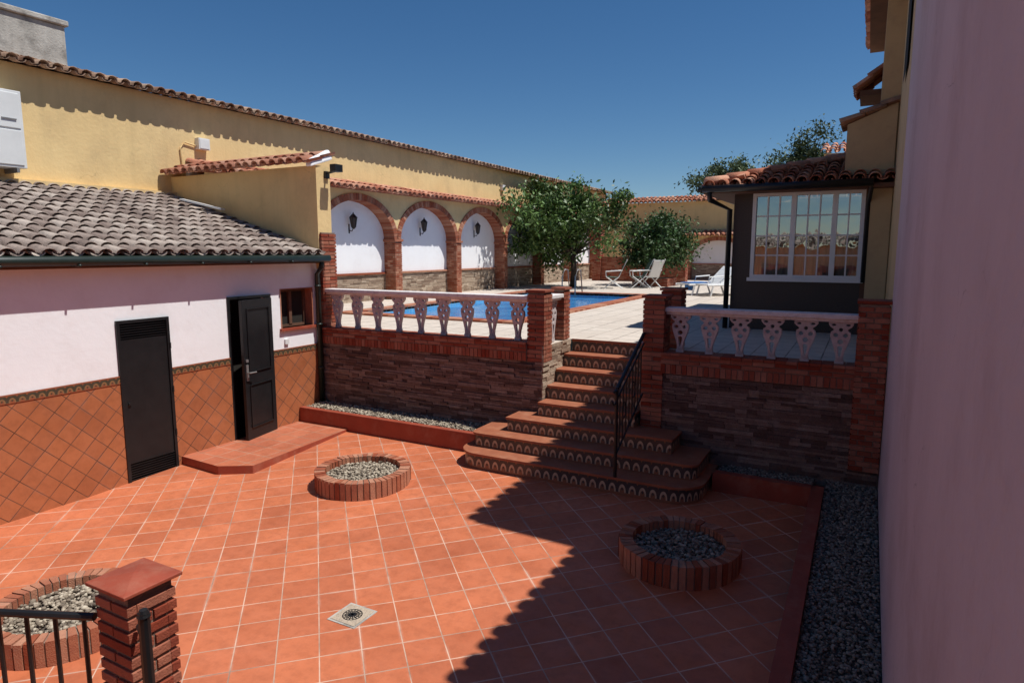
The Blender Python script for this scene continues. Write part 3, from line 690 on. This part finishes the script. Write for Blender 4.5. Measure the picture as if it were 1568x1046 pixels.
w=MB(); sx,sy=-2.55,11.55; zE=4.06; k=.27
slopeF=lambda c:(c.x-sx)>=(c.y-sy)-.05 and c.y<14.5
slopeL=lambda c:(c.y-sy)>=(c.x-sx)-.05 and c.x<.2
tilefield(w,(sx,sy,zE),(1,0,0),(0,1,k),14,10,.205,.3,.085,clip=slopeF)
tilefield(w,(sx,17.6,zE),(0,-1,0),(1,0,k),29,9,.205,.3,.085,clip=slopeL)
for i in range(10):
    q=Vector((sx+.05+.29*i,sy+.05+.29*i,zE+.29*i*k+.09)); w.tube([q,q+Vector((.34,.34,.34*k-.02))],[.1,.085],8)
w.obj('hip_roof_tiles',['redtile'],E,True)
w=MB(); w.add([(sx+.05,sy+.05,zE-.02),(.3,sy+.05,zE-.02),(.3,14.4,zE+2.85*k-.03),(.3-.001,14.4,zE+2.85*k-.03),(sx+.05+2.8,14.4,zE+2.85*k-.03)],[(0,1,2,4)])
w.add([(sx+.05,sy+.05,zE-.02),(sx+.05,17.5,zE-.02),(.3,17.5,zE+2.85*k-.03),(.3,14.4,zE+2.85*k-.03)],[(0,1,2,3)])
w.box(sx+.02,.3,sy+.02,YH,zE-.09,zE-.03); w.box(sx+.02,-2.1,YH,17.5,zE-.09,zE-.03); w.obj('eave_soffit',['eave'],E)
w=MB(); w.tube([(sx,sy-.03,zE-.02),(.0,sy-.03,zE-.02)],.06,8); w.tube([(sx-.03,sy,zE-.02),(sx-.03,17.5,zE-.02)],.06,8)
w.tube([(sx+.1,sy,zE-.05),(sx+.12,sy+.05,zE-.2),(-2.16,YH-.06,zE-.35),(-2.16,YH-.06,ZT)],.045,8); w.tube([(-.02,sy+.02,zE-.05),(-.05,YH-.08,zE-.3),(-.05,YH-.08,2.5)],.035,8)
w.obj('gutter',['black'],E,True)
E=empty('tiled_chimney'); w=MB(); w.box(-1.2,-.6,19.6,20.2,4,5.55); w.obj('stack',['beige'],E); w=MB(); tilefield(w,(-1.3,19.4,5.53),(1,0,0),(0,1,.35),4,3,.21,.3,.08); w.obj('cap_tiles',['redtile'],E)
w=MB(); w.box(-1.8,4,18,24,ZT,4.3); w.obj('rear_annex',['beige'])

E=empty('courtyard_end_wall'); w=MB(); w.box(-12,XR,-6.3,-6,-.2,3.25,0)
for x0 in (-9.4,-6.4,-3.9,-1.6):
    w.box(x0,x0+1.0,-6.0,-5.97,.1,2.2,1); w.box(x0-.12,x0,-6,-5.95,.1,2.35,2);w.box(x0+1.0,x0+1.12,-6,-5.95,.1,2.35,2);w.box(x0-.12,x0+1.12,-6,-5.94,2.2,2.4,2)
w.obj('plaster_wall',['yellow','dark','brickpale'],E)
w=MB(); tilefield(w,(0,-5.7,3.25),(-1,0,0),(0,-1,.3),56,4,.215,.33,.09); w.obj('roof_tiles',['rooftile'],E,True)

# ------------------------------------------------------------ furniture
def lounger(loc,ang):
    E=empty('sun_lounger'); w=MB()
    def seat(y0,z0,y1,z1,n):
        for i in range(n):
            a=(i+.1)/n;b=(i+.9)/n
            w.obox((0,y0+(y1-y0)*a,z0+(z1-z0)*a),(0,y0+(y1-y0)*b,z0+(z1-z0)*b),.6,.025,0,.5)
    seat(0,.35,1.25,.35,16); seat(1.25,.36,1.85,.85,9)
    for x in (-.32,.32):
        w.tube([(x,-.02,.33),(x,1.25,.33),(x,1.88,.86)],.03,8,0,.5)
        w.tube([(x,.2,.33),(x,.1,0)],.028,6,0,.5); w.tube([(x,1.2,.33),(x,1.35,0)],.028,6,0,.5); w.tube([(x,.7,.34),(x,.75,.55),(x,1.3,.58)],.022,6,0,.5)
    w.obj('lounger_frame',['whitepaint'],E); E.location=loc; E.rotation_euler=(0,0,ang); return E
lounger((-5.0,20.4,ZT),math.radians(-38)); lounger((-4.4,20.2,ZT),math.radians(-38))
E=empty('beach_towel'); w=MB(); w.obox((0,.1,.385),(0,.9,.385),.5,.02); w.obox((-.33,.5,.38),(-.33,.5,.12),.4,.015); w.obj('cloth',['blue'],E); E.location=(-5.0,20.4,ZT); E.rotation_euler=(0,0,math.radians(-38))
def chair(loc,ang,seatm=1):
    E=empty('garden_chair'); w=MB()
    w.obox((0,0,.42),(0,.45,.40),.48,.03,seatm); w.obox((0,.45,.42),(0,.72,1.02),.48,.03,seatm)
    for x in (-.26,.26):
        w.tube([(x,-.05,0),(x,.45,.42),(x,.75,1.06)],.02,6); w.tube([(x,.6,0),(x,0,.43)],.02,6); w.tube([(x,-.02,.62),(x,.58,.66)],.022,6); w.tube([(x,-.0,.43),(x,-.02,.62)],.017,6)
    w.obj('chair_frame',['plastic','greenfab'],E); E.location=loc; E.rotation_euler=(0,0,ang)
chair((-8.4,22.8,ZT),math.radians(-70)); chair((-7.7,23.6,ZT),math.radians(-60)); chair((-7.3,24.0,ZT),math.radians(-120),0)

# ------------------------------------------------------------ trees
def tree(name,base,fork,cc,rad,ncl,nl,ls,mat='leaf',seed=1,sig=.34,tr=.11):
    r=np.random.default_rng(seed); E=empty(name); base=Vector(base); cc=np.array(cc); rad=np.array(rad)
    cl=[]
    while len(cl)<ncl:
        p=r.uniform(-1,1,3); d=np.linalg.norm(p)
        if d>1 or d<.35: continue
        p=p*(1+.18*math.sin(5*p[0]+seed)+.15*math.cos(6*p[1]+2*seed)+.1*math.sin(7*p[2])); cl.append(cc+p*rad)
    w=MB(); f=Vector(base)+Vector((r.uniform(-.1,.1),r.uniform(-.1,.1),fork))
    w.tube([base,base.lerp(f,.5)+Vector((.05,-.04,0)),f],[tr*1.25,tr,tr*.9],10)
    for i in range(0,ncl,2):
        e=Vector(cl[i]); m=f.lerp(e,.5)+Vector((r.uniform(-.15,.15),r.uniform(-.15,.15),r.uniform(0,.25)))
        w.tube([f,m,e],[tr*.42,tr*.25,tr*.07],6)
    w.obj('trunk_and_limbs',['bark'],E,True)
    cl=np.array(cl); idx=r.integers(0,ncl,nl); cs=r.uniform(.5,1.35,ncl)
    c=cl[idx]+r.normal(0,1,(nl,3))*sig*cs[idx][:,None]*np.array([1,1,.75])
    a=r.normal(0,1,(nl,3)); a/=np.linalg.norm(a,axis=1)[:,None]; b=r.normal(0,1,(nl,3)); b[:,2]*=.5; b-= (a*b).sum(1)[:,None]*a; b/=np.linalg.norm(b,axis=1)[:,None]
    s=ls*r.uniform(.6,1.3,(nl,1)); v=np.stack([c-a*s,c+b*s*.45,c+a*s,c-b*s*.45],1).reshape(-1,3)
    me=bpy.data.meshes.new('foliage'); me.from_pydata(v.tolist(),[],np.arange(nl*4).reshape(-1,4).tolist()); me.materials.append(M[mat])
    ct=r.uniform(.05,.95,ncl); at=me.attributes.new('tint','FLOAT','FACE'); at.data.foreach_set('value',np.clip(ct[idx]+r.uniform(-.25,.25,nl),0,1))
    o=bpy.data.objects.new('foliage',me); C.objects.link(o); o.parent=E
tree('orange_tree',(-9.8,23,ZT),1.2,(-10.35,22.8,4.05),(2.3,2.1,1.5),66,17000,.085,seed=3,sig=.31)
tree('orange_tree',(-7.4,25.6,ZT+.2),.6,(-7.2,25.6,3.35),(1.45,1.4,.95),40,10000,.08,'leafdark',7,sig=.27,tr=.09)
E=empty('tree_planter'); w=MB(); brickpier(w,-8.1,-6.7,24.9,26.3,1.65,1.95); w.box(-8.05,-6.75,24.95,26.25,1.95,1.96,2); w.obj('brickwork',['brick','mortar','soil'],E)
tree('background_tree',(-7.4,38.5,0),4.5,(-7.3,38.5,6.7),(1.55,1.4,1.5),30,5200,.10,'leafdry',11,.34)
tree('background_tree',(-3.2,38.5,0),4.5,(-3.1,38.5,7.0),(1.8,1.7,1.65),42,9000,.10,'leafdry',13,.36)
tree('background_tree',(-1.0,40,0),4.5,(-1.2,40,6.6),(1.6,1.7,1.4),32,6000,.10,'leafdry',17,.34)

# ------------------------------------------------------------ light
s_,g_=.476,.125
el=math.atan(1/math.hypot(s_,g_)); az=math.atan2(s_,g_)
W=bpy.data.worlds.new('World'); S.world=W; W.use_nodes=True; N=W.node_tree.nodes; L=W.node_tree.links
sk=N.new('ShaderNodeTexSky'); sk.sky_type='NISHITA'; sk.sun_disc=False; sk.sun_elevation=el; sk.sun_rotation=az; sk.air_density=1.0; sk.dust_density=.05; sk.ozone_density=5; sk.altitude=700
hs=N.new('ShaderNodeHueSaturation'); hs.inputs['Saturation'].default_value=1.2; L.new(sk.outputs[0],hs.inputs['Color'])
L.new(hs.outputs[0],N['Background'].inputs[0]); N['Background'].inputs[1].default_value=.078
ld=bpy.data.lights.new('sun','SUN'); ld.energy=5.0; ld.angle=math.radians(.53); ld.color=(1,.985,.945)
lo=bpy.data.objects.new('sun',ld); C.objects.link(lo)
lo.rotation_euler=Vector((s_,g_,1)).to_track_quat('Z','Y').to_euler()
S.view_settings.view_transform='Standard'; S.view_settings.look='None'; S.view_settings.exposure=0
cam=bpy.data.cameras.new('camera'); co=bpy.data.objects.new('camera',cam); C.objects.link(co)
cam.lens=22.96; cam.sensor_width=36; cam.clip_start=.05; cam.clip_end=1500
co.location=(0,0,3); co.rotation_euler=(math.radians(90-7.86),0,math.radians(28.4)); S.camera=co
